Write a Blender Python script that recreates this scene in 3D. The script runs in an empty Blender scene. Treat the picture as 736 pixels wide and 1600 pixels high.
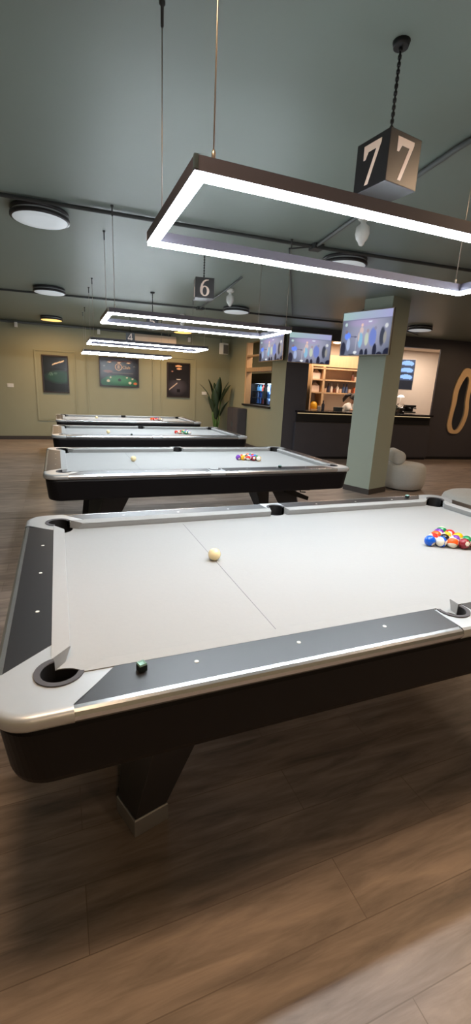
import bpy, bmesh, math, random
from mathutils import Vector, Matrix, Euler
random.seed(7)
SC = bpy.context.scene
COL = SC.collection
PI = math.pi

# ------------------------------------------------------------------ camera
CY, CP, CR = 0.385910, 0.273191, 0.047749          # yaw, pitch down, roll
fw = Vector((math.sin(CY)*math.cos(CP), math.cos(CY)*math.cos(CP), -math.sin(CP)))
r0 = Vector((math.cos(CY), -math.sin(CY), 0)); u0 = r0.cross(fw)
rt = r0*math.cos(CR) + u0*math.sin(CR); up = u0*math.cos(CR) - r0*math.sin(CR)
cd = bpy.data.cameras.new('camera'); cam = bpy.data.objects.new('camera', cd); COL.objects.link(cam)
cam.matrix_world = Matrix(((rt.x, up.x, -fw.x, 0.0054), (rt.y, up.y, -fw.y, -1.0914), (rt.z, up.z, -fw.z, 1.5251), (0, 0, 0, 1)))
cd.sensor_fit = 'HORIZONTAL'; cd.sensor_width = 36; cd.lens = 36*685.84/736; cd.clip_start = 0.02
SC.camera = cam
SC.view_settings.view_transform = 'Standard'; SC.view_settings.look = 'None'
SC.view_settings.exposure = 0.0; SC.view_settings.gamma = 1.0; SC.view_settings.use_curve_mapping = False
SC.cycles.use_denoising = True
SC.cycles.max_bounces = 8; SC.cycles.diffuse_bounces = 5; SC.cycles.sample_clamp_indirect = 6.0
SC.cycles.caustics_reflective = False; SC.cycles.caustics_refractive = False

# ------------------------------------------------------------------ light levels
LED = 90.0                 # table lamp diffusers
WARM_SEEN = 1.5             # warm ceiling discs by the back wall
WARM_NEAR = 50.0           # warm ceiling discs behind and beside the camera
COOL_DISC = 0.36           # ceiling discs nearly off
BAR_W = 26.0               # light above the bar
world = bpy.data.worlds.new('world'); SC.world = world; world.use_nodes = True
world.node_tree.nodes['Background'].inputs[0].default_value = (0.5, 0.55, 0.6, 1)
world.node_tree.nodes['Background'].inputs[1].default_value = 0.05

def area_lamp(name, loc, size, power, color, rot=(0, 0, 0), size_y=None):
    l = bpy.data.lights.new(name, 'AREA'); l.energy = power; l.color = color; l.size = size
    if size_y: l.shape = 'RECTANGLE'; l.size_y = size_y
    o = bpy.data.objects.new(name, l); o.location = loc; o.rotation_euler = rot; COL.objects.link(o); return o

# ------------------------------------------------------------------ materials
def lin(c):
    return tuple((x/255/12.92) if x/255 <= .04045 else ((x/255+.055)/1.055)**2.4 for x in c)
def mat(name, rgb, rough=.5, metal=0., noise=0., nscale=8., bump=0., coat=0., spec=.5, sheen=0., stretch=None):
    m = bpy.data.materials.new(name); m.use_nodes = True; nt = m.node_tree
    b = nt.nodes['Principled BSDF']; c = lin(rgb)
    b.inputs['Base Color'].default_value = (*c, 1); b.inputs['Roughness'].default_value = rough
    b.inputs['Metallic'].default_value = metal; b.inputs['Coat Weight'].default_value = coat
    b.inputs['Specular IOR Level'].default_value = spec; b.inputs['Sheen Weight'].default_value = sheen
    if noise or bump:
        tc = nt.nodes.new('ShaderNodeTexCoord'); n = nt.nodes.new('ShaderNodeTexNoise')
        n.inputs['Scale'].default_value = nscale; n.inputs['Detail'].default_value = 5
        src = tc.outputs['Object']
        if stretch:
            mp = nt.nodes.new('ShaderNodeMapping'); mp.inputs['Scale'].default_value = stretch
            nt.links.new(src, mp.inputs[0]); src = mp.outputs[0]
        nt.links.new(src, n.inputs['Vector'])
        if noise:
            r = nt.nodes.new('ShaderNodeMix'); r.data_type = 'RGBA'
            r.inputs[6].default_value = (*[x*(1-noise) for x in c], 1); r.inputs[7].default_value = (*[min(1, x*(1+noise)) for x in c], 1)
            nt.links.new(n.outputs['Fac'], r.inputs[0]); nt.links.new(r.outputs[2], b.inputs['Base Color'])
        if bump:
            bp = nt.nodes.new('ShaderNodeBump'); bp.inputs['Strength'].default_value = bump; bp.inputs['Distance'].default_value = .01
            nt.links.new(n.outputs['Fac'], bp.inputs['Height']); nt.links.new(bp.outputs[0], b.inputs['Normal'])
    return m
def emis(name, rgb, strength, linear=False):
    m = bpy.data.materials.new(name); m.use_nodes = True; nt = m.node_tree
    b = nt.nodes['Principled BSDF']; c = rgb if linear else lin(rgb)
    b.inputs['Base Color'].default_value = (*[min(.8, x) for x in c], 1)
    b.inputs['Emission Color'].default_value = (*c, 1); b.inputs['Emission Strength'].default_value = strength
    return m
def attr_mat(name, emit=0., rough=.25, dim=1.):
    m = bpy.data.materials.new(name); m.use_nodes = True; nt = m.node_tree
    b = nt.nodes['Principled BSDF']; a = nt.nodes.new('ShaderNodeAttribute'); a.attribute_name = 'picture'
    b.inputs['Roughness'].default_value = rough
    if emit:
        b.inputs['Base Color'].default_value = (.01, .01, .01, 1)
        nt.links.new(a.outputs['Color'], b.inputs['Emission Color']); b.inputs['Emission Strength'].default_value = emit
    else:
        nt.links.new(a.outputs['Color'], b.inputs['Base Color'])
    return m
def wood_floor():
    m = bpy.data.materials.new('floor_planks'); m.use_nodes = True; nt = m.node_tree; L = nt.links.new
    b = nt.nodes['Principled BSDF']; tc = nt.nodes.new('ShaderNodeTexCoord')
    br = nt.nodes.new('ShaderNodeTexBrick'); br.offset = .37; br.inputs['Scale'].default_value = 1
    br.inputs['Brick Width'].default_value = 1.25; br.inputs['Row Height'].default_value = .19
    br.inputs['Mortar Size'].default_value = .0018; br.inputs['Mortar Smooth'].default_value = .4
    br.inputs['Color1'].default_value = (.2, .2, .2, 1); br.inputs['Color2'].default_value = (.8, .8, .8, 1); br.inputs['Mortar'].default_value = (0, 0, 0, 1)
    L(tc.outputs['Object'], br.inputs['Vector'])
    mp = nt.nodes.new('ShaderNodeMapping'); mp.inputs['Scale'].default_value = (1.4, 11, 1); L(tc.outputs['Object'], mp.inputs[0])
    n = nt.nodes.new('ShaderNodeTexNoise'); n.inputs['Scale'].default_value = 1.6; n.inputs['Detail'].default_value = 8; n.inputs['Roughness'].default_value = .62
    n.inputs['Distortion'].default_value = .5
    L(mp.outputs[0], n.inputs['Vector'])
    a = nt.nodes.new('ShaderNodeMath'); a.operation = 'MULTIPLY_ADD'; a.inputs[1].default_value = .3; L(br.outputs['Color'], a.inputs[0])
    s = nt.nodes.new('ShaderNodeMath'); s.operation = 'MULTIPLY_ADD'; s.inputs[1].default_value = 1.5; s.inputs[2].default_value = -.42; L(n.outputs['Fac'], s.inputs[0])
    L(s.outputs[0], a.inputs[2])
    cr = nt.nodes.new('ShaderNodeValToRGB'); e = cr.color_ramp.elements
    e[0].position = .1; e[0].color = (*lin((104, 93, 86)), 1); e[1].position = .95; e[1].color = (*lin((194, 174, 158)), 1)
    L(a.outputs[0], cr.inputs[0])
    mx = nt.nodes.new('ShaderNodeMix'); mx.data_type = 'RGBA'; L(br.outputs['Fac'], mx.inputs[0]); L(cr.outputs[0], mx.inputs[6])
    mx.inputs[7].default_value = (*lin((126, 110, 99)), 1); L(mx.outputs[2], b.inputs['Base Color'])
    b.inputs['Roughness'].default_value = .38; b.inputs['Specular IOR Level'].default_value = .5
    return m
def brushed(name, rgb, rough):
    m = mat(name, rgb, rough, 1.0, noise=.12, nscale=3, stretch=(2, 60, 60)); return m

M = dict(
    floor=wood_floor(),
    ceiling=mat('ceiling_paint', (129, 141, 133), .45, noise=.04, nscale=2, bump=.03),
    wall=mat('olive_wall_paint', (156, 156, 131), .7, noise=.03, nscale=3),
    pillar=mat('sage_pillar_paint', (164, 172, 156), .6, noise=.03, nscale=3),
    dark_wall=mat('charcoal_panel', (76, 73, 78), .5, noise=.06, nscale=4),
    bar_wall=mat('bar_cream_wall', (214, 200, 184), .7, noise=.03),
    base_dark=mat('dark_baseboard', (70, 64, 60), .5, noise=.05),
    cloth=mat('grey_baize', (166, 166, 164), .95, noise=.02, nscale=60, bump=.04, spec=.1, sheen=.05),
    rail=mat('black_rail_laminate', (26, 24, 26), .42, noise=.1, nscale=30, spec=1.0),
    silver=mat('satin_silver', (204, 208, 210), .36, .5, noise=.06, nscale=14),
    trim=mat('polished_trim', (206, 208, 210), .27, .88, noise=.04, nscale=14),
    foot=mat('foot_metal', (176, 177, 180), .36, .7, noise=.05, nscale=14),
    chrome=mat('polished_metal', (225, 225, 225), .14, 1., noise=.03),
    body=mat('black_cabinet', (13, 10, 12), .5, noise=.1, nscale=20, spec=.25),
    leg=mat('black_leg_lacquer', (42, 41, 45), .42, noise=.06, spec=.6),
    liner=mat('grey_rubber', (72, 69, 71), .6, noise=.06, nscale=40),
    pocket=mat('pocket_leather', (22, 20, 20), .55, noise=.2, nscale=40),
    sight=mat('pearl_sight', (236, 236, 230), .25, noise=.02),
    line=mat('pencil_line', (128, 128, 130), .9, noise=.05),
    lamp_metal=mat('lamp_housing', (82, 80, 92), .45, .2, noise=.05),
    led=emis('led_diffuser', (.86, .95, 1.03), LED, True),
    cable=mat('steel_cable', (190, 180, 170), .35, .8, noise=.05),
    disc=emis('disc_diffuser', (215, 222, 226), COOL_DISC),
    disc_warm=emis('disc_diffuser_warm', (1.0, .58, .17), WARM_SEEN, True),
    disc_warm_near=emis('disc_diffuser_warm_near', (1.0, .68, .42), WARM_NEAR, True),
    disc_ring=mat('disc_ring', (52, 50, 52), .35, .2, noise=.05),
    disc_gap=mat('disc_band', (180, 182, 184), .4, noise=.03),
    black=mat('matte_black', (24, 24, 26), .5, noise=.1),
    gloss_black=mat('gloss_black', (26, 24, 28), .4, noise=.05, spec=.9),
    numeral=mat('cream_numeral', (238, 216, 200), .45, noise=.02),
    white=mat('white_plastic', (232, 230, 224), .4, noise=.02),
    grey=mat('grey_conduit', (92, 96, 94), .5, noise=.06),
    dark_conduit=mat('dark_conduit', (58, 60, 60), .45, noise=.06),
    ac=mat('air_unit_shell', (226, 206, 186), .4, noise=.02),
    wood=mat('honey_wood', (208, 172, 132), .45, noise=.18, nscale=3, stretch=(9, 9, 1)),
    mirror=mat('mirror_glass', (210, 214, 216), .03, 1., noise=.01),
    pouf=mat('grey_boucle', (190, 190, 184), .95, noise=.12, nscale=70, bump=.5, sheen=.3),
    counter_top=mat('dark_counter_stone', (34, 30, 30), .25, noise=.3, nscale=40),
    led_warm=emis('warm_led_strip', (1.0, .74, .42), .45, True),
    leaf=mat('banana_leaf', (46, 66, 46), .45, noise=.25, nscale=12),
    stem=mat('leaf_stalk', (92, 128, 66), .5, noise=.15, nscale=10),
    pot=mat('dark_pot', (58, 54, 52), .5, noise=.1),
    soil=mat('potting_soil', (48, 38, 30), .95, noise=.4, nscale=60, bump=.5),
    skin=mat('skin', (206, 160, 132), .55, noise=.04),
    hair=mat('dark_hair', (44, 32, 28), .5, noise=.3, nscale=40, stretch=(1, 1, .2)),
    shirt=mat('white_shirt', (226, 222, 216), .85, noise=.04),
    trousers=mat('dark_trousers', (40, 40, 46), .85, noise=.08),
    chalk=mat('pale_chalk', (150, 190, 180), .9, noise=.2, nscale=80),
    chalk_wrap=mat('chalk_wrapper', (20, 34, 32), .5, noise=.1),
    poster_frame=mat('poster_frame', (46, 34, 32), .4, noise=.1),
    picture=attr_mat('printed_picture', 0, .25),
    screen=attr_mat('tv_picture', 1.25),
    glass=None,
    fridge_in=emis('fridge_interior', (150, 190, 255), 1.6),
)
g = bpy.data.materials.new('clear_glass'); g.use_nodes = True
gb = g.node_tree.nodes['Principled BSDF']; gb.inputs['Transmission Weight'].default_value = 1; gb.inputs['Roughness'].default_value = .02
gb.inputs['IOR'].default_value = 1.2; gb.inputs['Base Color'].default_value = (.95, .97, .98, 1); M['glass'] = g
def paint(name, rgb, rough=.4): return mat(name, rgb, rough, noise=.03)

# ------------------------------------------------------------------ mesh helpers
class MB:
    def __init__(s): s.v = []; s.f = []; s.m = []; s.sm = []
    def add(s, vs, fs, mi=0, smooth=False):
        o = len(s.v); s.v += [tuple(v) for v in vs]
        for f in fs: s.f.append(tuple(i+o for i in f)); s.m.append(mi); s.sm.append(smooth)
        return s
    def box(s, x0, x1, y0, y1, z0, z1, mi=0):
        vs = [(x0,y0,z0),(x1,y0,z0),(x1,y1,z0),(x0,y1,z0),(x0,y0,z1),(x1,y0,z1),(x1,y1,z1),(x0,y1,z1)]
        return s.add(vs, [(3,2,1,0),(4,5,6,7),(0,1,5,4),(1,2,6,5),(2,3,7,6),(3,0,4,7)], mi)
    def hexa(s, bot, top, mi=0):
        return s.add(list(bot)+list(top), [(3,2,1,0),(4,5,6,7),(0,1,5,4),(1,2,6,5),(2,3,7,6),(3,0,4,7)], mi)
    def loops(s, rings, cap0=True, cap1=True, mi=0, smooth=False, closed=True):
        n = len(rings[0]); vs = [p for r in rings for p in r]; fs = []
        for i in range(len(rings)-1):
            for j in range(n if closed else n-1):
                k = (j+1) % n; fs.append((i*n+j, i*n+k, (i+1)*n+k, (i+1)*n+j))
        s.add(vs, fs, mi, smooth)
        if cap0: s.add(rings[0], [tuple(range(n))[::-1]], mi)
        if cap1: s.add(rings[-1], [tuple(range(n))], mi)
        return s
    def prism(s, poly, z0, z1, mi=0):
        return s.loops([[(x, y, z0) for x, y in poly], [(x, y, z1) for x, y in poly]], mi=mi)
    def lathe(s, prof, n=32, c=(0, 0, 0), mi=0, smooth=True, cap0=True, cap1=True):
        rings = [[(c[0]+r*math.cos(2*PI*j/n), c[1]+r*math.sin(2*PI*j/n), c[2]+z) for j in range(n)] for r, z in prof]
        return s.loops(rings, cap0, cap1, mi, smooth)
    def tube(s, pts, r, n=10, mi=0, smooth=True):
        pts = [Vector(p) for p in pts]; rr = r if isinstance(r, (list, tuple)) else [r]*len(pts); rings = []
        for i, p in enumerate(pts):
            t = (pts[min(i+1, len(pts)-1)]-pts[max(i-1, 0)]).normalized()
            a = Vector((0, 0, 1)) if abs(t.z) < .9 else Vector((1, 0, 0))
            x = t.cross(a).normalized(); y = t.cross(x)
            rings.append([tuple(p+x*rr[i]*math.cos(2*PI*j/n)+y*rr[i]*math.sin(2*PI*j/n)) for j in range(n)])
        return s.loops(rings, True, True, mi, smooth)
    def ball(s, r, c=(0, 0, 0), nu=24, nv=14, sc=(1, 1, 1), mi=0):
        prof = [(max(1e-4, r*math.sin(PI*i/nv)), -r*math.cos(PI*i/nv)) for i in range(nv+1)]
        rings = [[(c[0]+sc[0]*q*math.cos(2*PI*j/nu), c[1]+sc[1]*q*math.sin(2*PI*j/nu), c[2]+sc[2]*z) for j in range(nu)] for q, z in prof]
        return s.loops(rings, True, True, mi, True)
    def build(s, name, mats, parent=None, loc=(0, 0, 0), rz=0., rot=None, bevel=0., kind=None, weld=True):
        me = bpy.data.meshes.new(name); me.from_pydata(s.v, [], s.f)
        for p, mi, sm in zip(me.polygons, s.m, s.sm): p.material_index = mi; p.use_smooth = sm
        for m in (mats if isinstance(mats, (list, tuple)) else [mats]): me.materials.append(m)
        bm = bmesh.new(); bm.from_mesh(me)
        if weld: bmesh.ops.remove_doubles(bm, verts=bm.verts, dist=1e-5)
        bmesh.ops.recalc_face_normals(bm, faces=bm.faces)
        if bevel:
            bmesh.ops.bevel(bm, geom=[e for e in bm.edges if e.is_manifold and e.calc_face_angle(0) > .5], offset=bevel, segments=2, affect='EDGES', profile=.6)
        bm.to_mesh(me); bm.free()
        o = bpy.data.objects.new(name, me); COL.objects.link(o); o.location = loc; o.rotation_euler = rot or (0, 0, rz)
        if parent: o.parent = parent
        if kind: o['kind'] = kind
        return o
def tag(o, label, cat, group=None):
    o['label'] = label; o['category'] = cat
    if group: o['group'] = group
    return o
def root(name, loc, label, cat, group=None, rz=0.):
    o = bpy.data.objects.new(name, None); COL.objects.link(o); o.location = loc; o.rotation_euler = (0, 0, rz); o.empty_display_size = .1
    return tag(o, label, cat, group)
def copy_tree(o, parent=None):
    c = o.copy(); COL.objects.link(c)
    if parent: c.parent = parent
    for ch in list(o.children): copy_tree(ch, c)
    return c
def arc(cx, cy, r, a0, a1, n):
    return [(cx+r*math.cos(math.radians(a0+(a1-a0)*i/n)), cy+r*math.sin(math.radians(a0+(a1-a0)*i/n))) for i in range(n+1)]
def rrect(hx, hy, r, n=8):
    return arc(hx-r, hy-r, r, 0, 90, n)+arc(-hx+r, hy-r, r, 90, 180, n)+arc(-hx+r, -hy+r, r, 180, 270, n)+arc(hx-r, -hy+r, r, 270, 360, n)
def picture_mesh(w, h, nx, ny, fn):
    """flat picture in the local XZ plane facing -Y, fn(u,v)->sRGB 0..255, u to the right, v up"""
    b = MB()
    vs = [((i/nx-.5)*w, 0, (j/ny-.5)*h) for j in range(ny+1) for i in range(nx+1)]
    b.add(vs, [(j*(nx+1)+i, j*(nx+1)+i+1, (j+1)*(nx+1)+i+1, (j+1)*(nx+1)+i) for j in range(ny) for i in range(nx)])
    cols = [(*lin(tuple(max(0, min(255, c)) for c in fn(i/nx, j/ny))), 1.) for j in range(ny+1) for i in range(nx+1)]
    return b, cols
def build_picture(w, h, nx, ny, fn, name, m, parent, loc=(0, 0, 0), rz=0.):
    b, cols = picture_mesh(w, h, nx, ny, fn)
    o = b.build(name, m, parent, loc, rz, weld=False)
    a = o.data.color_attributes.new('picture', 'FLOAT_COLOR', 'POINT')
    for i, c in enumerate(cols): a.data[i].color = c
    # keep the front towards -Y
    if o.data.polygons[0].normal.y > 0: o.data.flip_normals()
    return o

CEIL = 2.9
# bar block frame
BA = Vector((4.8, 8.1, 0)); BTH = math.atan(-.12)
def B(u, v, z=0.): return (BA.x+u*math.cos(BTH)-v*math.sin(BTH), BA.y+u*math.sin(BTH)+v*math.cos(BTH), z)

# ================================================================== SETTING
MB().box(-4.5, 12.6, -5.2, 11.95, -.08, 0).build('floor', M['floor'], kind='structure')
MB().box(-4.5, 12.6, -5.2, 11.95, CEIL, CEIL+.1).build('ceiling', M['ceiling'], kind='structure')
MB().box(-4.5, 6.9, 11.7, 11.9, 0, CEIL).build('wall_back', M['wall'], kind='structure')
MB().box(-4.6, -4.5, -5.2, 11.9, 0, CEIL).build('wall_left', M['wall'], kind='structure')
MB().box(-4.5, 12.6, -5.3, -5.2, 0, CEIL).build('wall_front', M['wall'], kind='structure')
MB().box(12.0, 12.1, -5.2, 7.2, 0, CEIL).build('wall_right', M['dark_wall'], kind='structure')
# green side wall of the bar block, with the serving hatch
w = MB(); w.box(4.8, 4.92, 8.11, 8.83, 0, CEIL); w.box(4.8, 4.92, 10.4, 11.7, 0, CEIL)
w.box(4.8, 4.92, 8.83, 10.4, 0, 1.13); w.box(4.8, 4.92, 8.83, 10.4, 2.72, CEIL)
w.build('wall_bar_side', M['wall'], kind='structure')
# dark bar front: column, header, right panel
MB().box(.0, .54, .0, .14, 0, CEIL).build('wall_bar_left', M['dark_wall'], loc=BA, rz=BTH, kind='structure')
MB().box(.54, 3.95, .0, .14, 2.67, CEIL).build('wall_bar_upper', M['dark_wall'], loc=BA, rz=BTH, kind='structure')
w = MB(); w.box(3.95, 7.25, .0, .045, 0, CEIL); w.box(3.955, 3.965, -.003, .0, .05, .9)
w.build('wall_bar_front', M['dark_wall'], loc=BA, rz=BTH, kind='structure')
MB().box(1.22, 7.2, 1.9, 2.0, 0, CEIL).build('wall_bar_back', M['bar_wall'], loc=BA, rz=BTH, kind='structure')
MB().box(6.20, 6.28, 9.85, 11.7, 0, CEIL).build('wall_hatch_back', M['bar_wall'], kind='structure')
MB().box(5.75, 5.85, .14, 1.9, 0, CEIL).build('wall_bar_right', M['bar_wall'], loc=BA, rz=BTH, kind='structure')
MB().box(.6, 5.75, .145, 1.89, 2.8, 2.88).build('ceiling_bar', M['bar_wall'], loc=BA, rz=BTH, kind='structure')
# pillar
PC = Vector((4.519, 4.453, 0)); PTH = math.radians(19.09)
MB().box(0, .47, 0, .47, 0, CEIL).build('pillar', M['pillar'], loc=PC, rz=PTH, kind='structure')
MB().box(-.012, .482, -.012, .482, 0, .085).build('baseboard_pillar', M['base_dark'], loc=PC, rz=PTH, kind='structure')
MB().box(-4.5, 4.78, 11.684, 11.7, 0, .09).build('baseboard_back', M['base_dark'], kind='structure')
MB().box(4.784, 4.8, 8.13, 11.68, 0, .09).build('baseboard_bar_side', M['base_dark'], kind='structure')
MB().box(3.99, 7.2, -.014, 0, 0, .07).build('baseboard_bar_front', M['black'], loc=BA, rz=BTH, kind='structure')
# picture-frame mouldings on the back wall
def moulding(name, x0, x1, z0, z1):
    w = .035; b = MB()
    for a in ((x0, x1, z0, z0+w), (x0, x1, z1-w, z1), (x0, x0+w, z0+w, z1-w), (x1-w, x1, z0+w, z1-w)):
        b.box(a[0], a[1], 11.678, 11.7, a[2], a[3])
    b.build(name, M['wall'], kind='structure', bevel=.006)
moulding('trim_1', -.49, .49, .49, 2.26); moulding('trim_2', .76, 2.54, .49, 2.3); moulding('trim_3', 2.74, 3.76, .49, 2.31)
# serving hatch joinery
b = MB(); b.box(4.78, 4.94, 10.36, 10.44, 1.13, 2.72); b.box(4.785, 4.93, 8.83, 10.36, 1.98, 2.08); b.box(4.785, 4.93, 8.83, 10.36, 2.36, 2.40)
b.build('trim_4', M['wood'], kind='structure', bevel=.004)
MB().box(4.74, 4.93, 8.78, 10.5, 1.10, 1.15).build('windowsill_hatch', M['black'], kind='structure', bevel=.005)

# ================================================================== POOL TABLES
HX, HY, ZS = 1.27, .635, .765
def make_table():
    t = root('pool_table', (HX, HY, 0), '', 'pool table', 'nine-foot pool tables in a row')
    # playing surface with pocket notches
    def corner(sx, sy, a0, a1): return [(sx*(HX+x), sy*(HY+y)) for x, y in arc(.03, .03, .072, a0, a1, 14)]
    def side(sy, a0, a1): return [(x, sy*(HY+y)) for x, y in arc(0, .072, .056, a0, a1, 12)]
    poly = corner(-1, -1, 286.1, 163.9)+side(-1, -156.9, -23.1)+corner(1, -1, 163.9, 286.1)+corner(1, 1, 286.1, 163.9)+side(1, -23.1, -156.9)+corner(-1, 1, 163.9, 286.1)
    ps = MB().prism(poly, ZS-.03, ZS).build('playing_surface', M['cloth'], t)
    MB().box(-.0012, .0012, -HY+.02, HY-.02, ZS, ZS+.0006).build('head_string', M['line'], ps, loc=(-.635, 0, 0))
    MB().lathe([(.006, 0), (.006, .0006)], 12, (.635, 0, ZS)).build('foot_spot', M['line'], ps)
    # rails: (axis, side, lo, hi) lo/hi nose ends measured along the rail
    CB, CN, SB, SN = .028, .09, .052, .064
    segs = []
    for sy in (-1, 1):
        for sx in (-1, 1): segs.append(('x', sy, sx))
    for sx in (-1, 1): segs.append(('y', sx, 0))
    prof_edge = [(.165, .0365), (.177, .0355), (.184, .031), (.188, .022), (.187, .010), (.180, .0), (.168, -.004)]
    cap_edge = [(.165, .0395), (.177, .0382), (.1845, .033), (.1885, .022), (.1875, .010), (.180, -.0005), (.168, -.0045)]
    for ax, sd, half in segs:
        if ax == 'x':
            ends = [(SN, SB, .068, .070), (HX-CN, HX-CB, HX-.105, HX+.0)]     # nose, back, rail inner, rail outer
            H = HY
            if half < 0: ends = [(-a[0], -a[1], -a[2], -a[3]) for a in ends][::-1]
            f = lambda s, d, z: (s, sd*(H+d), ZS+z)
        else:
            ends = [(-(HY-CN), -(HY-CB), -(HY-.105), -(HY+.0)), (HY-CN, HY-CB, HY-.105, HY+.0)]
            H = HX
            f = lambda s, d, z: (sd*(H+d), s, ZS+z)
        (n0, b0, i0, o0), (n1, b1, i1, o1) = ends
        lp = lambda a, c, d: a+(c-a)*min(1, max(0, (d-.0)/.05))
        prof = [(.05, .0005), (.016, .0005), (.004, .028), (.0, .0345), (.003, .0385), (.05, .0425)]
        c = MB().loops([[f(lp(n0, b0, d), d, z) for d, z in prof], [f(lp(n1, b1, d), d, z) for d, z in prof]])
        r = MB(); li = lambda a, c_, d: a+(c_-a)*(d-.05)/.115
        pr = [(.05, -.03), (.05, .042), (.165, .0365), (.165, -.03)]
        r.loops([[f(li(i0, o0, d), d, z) for d, z in pr], [f(li(i1, o1, d), d, z) for d, z in pr]])
        rail = r.build('rail', M['rail'], t)
        c.build('cushion', M['cloth'], t)
        # silver edge trim
        tp = prof_edge+[(.165, -.004)]
        MB().loops([[f(o0, d, z) for d, z in tp], [f(o1, d, z) for d, z in tp]], smooth=False).build('edge_trim', M['trim'], rail)
        ks = ([1, 2, 3] if half == 1 else [-3, -2, -1]) if ax == 'x' else [-1, 0, 1]
        for k in ks:
            sx_, sy_, _ = f(k*.3175, .094, 0)
            MB().lathe([(.0065, 0), (.0065, .0012), (.0055, .0016)], 14, (sx_, sy_, ZS+.0395)).build('sight', M['sight'], rail)
    # corner caps + pockets
    for sx in (-1, 1):
        for sy in (-1, 1):
            hxy = Vector((.03, .03))
            # outline in corner space (x,y measured outward from the nose corner)
            R = .10
            def outl(d):            # d outward offset of the outer edge, from seam to seam
                r = R-(.188-d); cc = .188-R
                return [(.0, d)]+arc(cc, cc, r, 90, 0, 12)+[(d, .0)]
            hole = arc(.03, .03, .0615, 165, -75, 22)       # ring outer edge facing the cushions
            hole = [(x, y) for x, y in hole]
            inner = [(.05, -.105)]+[p for p in hole[::-1] if True]+[(-.105, .05)]
            top = outl(.165)
            full = top+inner
            b = MB(); m3 = lambda p, z: (sx*(HX+p[0]), sy*(HY+p[1]), ZS+z)
            n = len(full); b.add([m3(p, .0395) for p in full], [tuple(range(n))])
            b.add([m3(p, .03) for p in full], [tuple(range(n))])
            b.loops([[m3(p, .0395) for p in inner], [m3(p, .03) for p in inner]], False, False, closed=False)
            b.loops([[m3(p, z) for p in outl(d)] for d, z in cap_edge], False, False, closed=False, smooth=True)
            b.loops([[m3(p, -.0035) for p in outl(.168)], [m3(p, -.0035) for p in outl(.12)]], False, False, closed=False)
            b.build('corner_cap', M['silver'], t)
            pocket(t, sx*(HX+.03), sy*(HY+.03), .046, .062, math.degrees(math.atan2(sy, sx)), 120, .072)
    for sy in (-1, 1):
        b = MB(); m3 = lambda p, z: (p[0], sy*(HY+p[1]), ZS+z)
        ring = arc(0, .072, .076, 200, 340, 20)
        ring = arc(0, .072, .0575, 195, -15, 24)
        full = [(-.068, .05)]+[(-.070, .165), (.070, .165)]+[(.068, .05)]+[p for p in ring[::-1]]
        hz = lambda p: .0395
        n = len(full); b.add([m3(p, hz(p)) for p in full], [tuple(range(n))])
        b.loops([[m3(p, hz(p)) for p in full], [m3(p, .03) for p in full]], False, False)
        b.loops([[m3((-.070, d), z) for d, z in cap_edge], [m3((.070, d), z) for d, z in cap_edge]], False, False, closed=False)
        b.build('side_cap', M['silver'], t)
        pocket(t, 0, sy*(HY+.072), .044, .058, 90*sy, 106, .056)
    # cabinet
    def body_ring(g, z, r): return [(x, y, z) for x, y in rrect(HX+g, HY+g, r, 10)]
    b = MB().loops([body_ring(.166, ZS-.003, .088), body_ring(.172, ZS-.02, .093), body_ring(.160, .603, .105), body_ring(.155, .588, .10), body_ring(.142, .581, .09)], False, True)
    b.loops([body_ring(.166, ZS-.003, .088), body_ring(.05, ZS-.031, .05)], False, False)
    b.build('cabinet', M['body'], t)
    MB().box(-.86, .86, -.54, .54, .548, .584).build('under_frame', M['body'], t, bevel=.01)
    # legs
    for sx in (-1, 1):
        for sy in (-1, 1):
            def P(x, y, z): return ((x-HX)*(-sx), (y-HY)*(-sy), z)
            bot = [(.169, .098), (.294, .131), (.248, .254), (.123, .221)]
            top = [(.300, .13), (.56, .20), (.47, .40), (.185, .31)]
            zt = .56
            sc = lambda pts, k: [((x-.2085)*k+.2085, (y-.176)*k+.176) for x, y in pts]
            lr = sc(bot, .93)
            l = MB(); mid = [((a[0]*.55+c[0]*.45), (a[1]*.55+c[1]*.45)) for a, c in zip(lr, top)]
            l.loops([[P(*p, .07) for p in lr], [P(*p, zt) for p in top]])
            leg = l.build('leg', M['leg'], t, bevel=.004)
            ft = MB(); k = sc(bot, 1.0)
            ft.loops([[P(*p, 0) for p in sc(bot, .97)], [P(*p, .006) for p in k], [P(*p, .070) for p in k], [P(*p, .075) for p in sc(bot, .96)], [P(*p, .075) for p in sc(bot, .90)]])
            ft.build('foot', M['foot'], leg)
    # bridge rest under the right end
    b = MB(); b.tube([(.93, -.60, .59), (.93, -.66, .56), (1.06, -.66, .555), (1.10, -.66, .575)], .008, 8)
    b.tube([(.97, -.62, .585), (.97, -.64, .53), (1.03, -.64, .525)], .007, 8)
    b.box(.96, 1.1, -.67, -.61, .555, .575)
    b.build('bridge_hook', M['black'], t)
    b = MB().hexa([(.93, -.52, .47), (1.14, -.52, .40), (1.14, -.46, .40), (.93, -.46, .47)], [(.93, -.52, .53), (1.15, -.52, .44), (1.15, -.46, .44), (.93, -.46, .53)])
    b.hexa([(.86, -.52, .50), (.93, -.52, .47), (.93, -.46, .47), (.86, -.46, .50)], [(.86, -.52, .57), (.93, -.52, .53), (.93, -.46, .53), (.86, -.46, .57)])
    b.build('support_bracket', M['black'], t)
    return t
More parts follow.
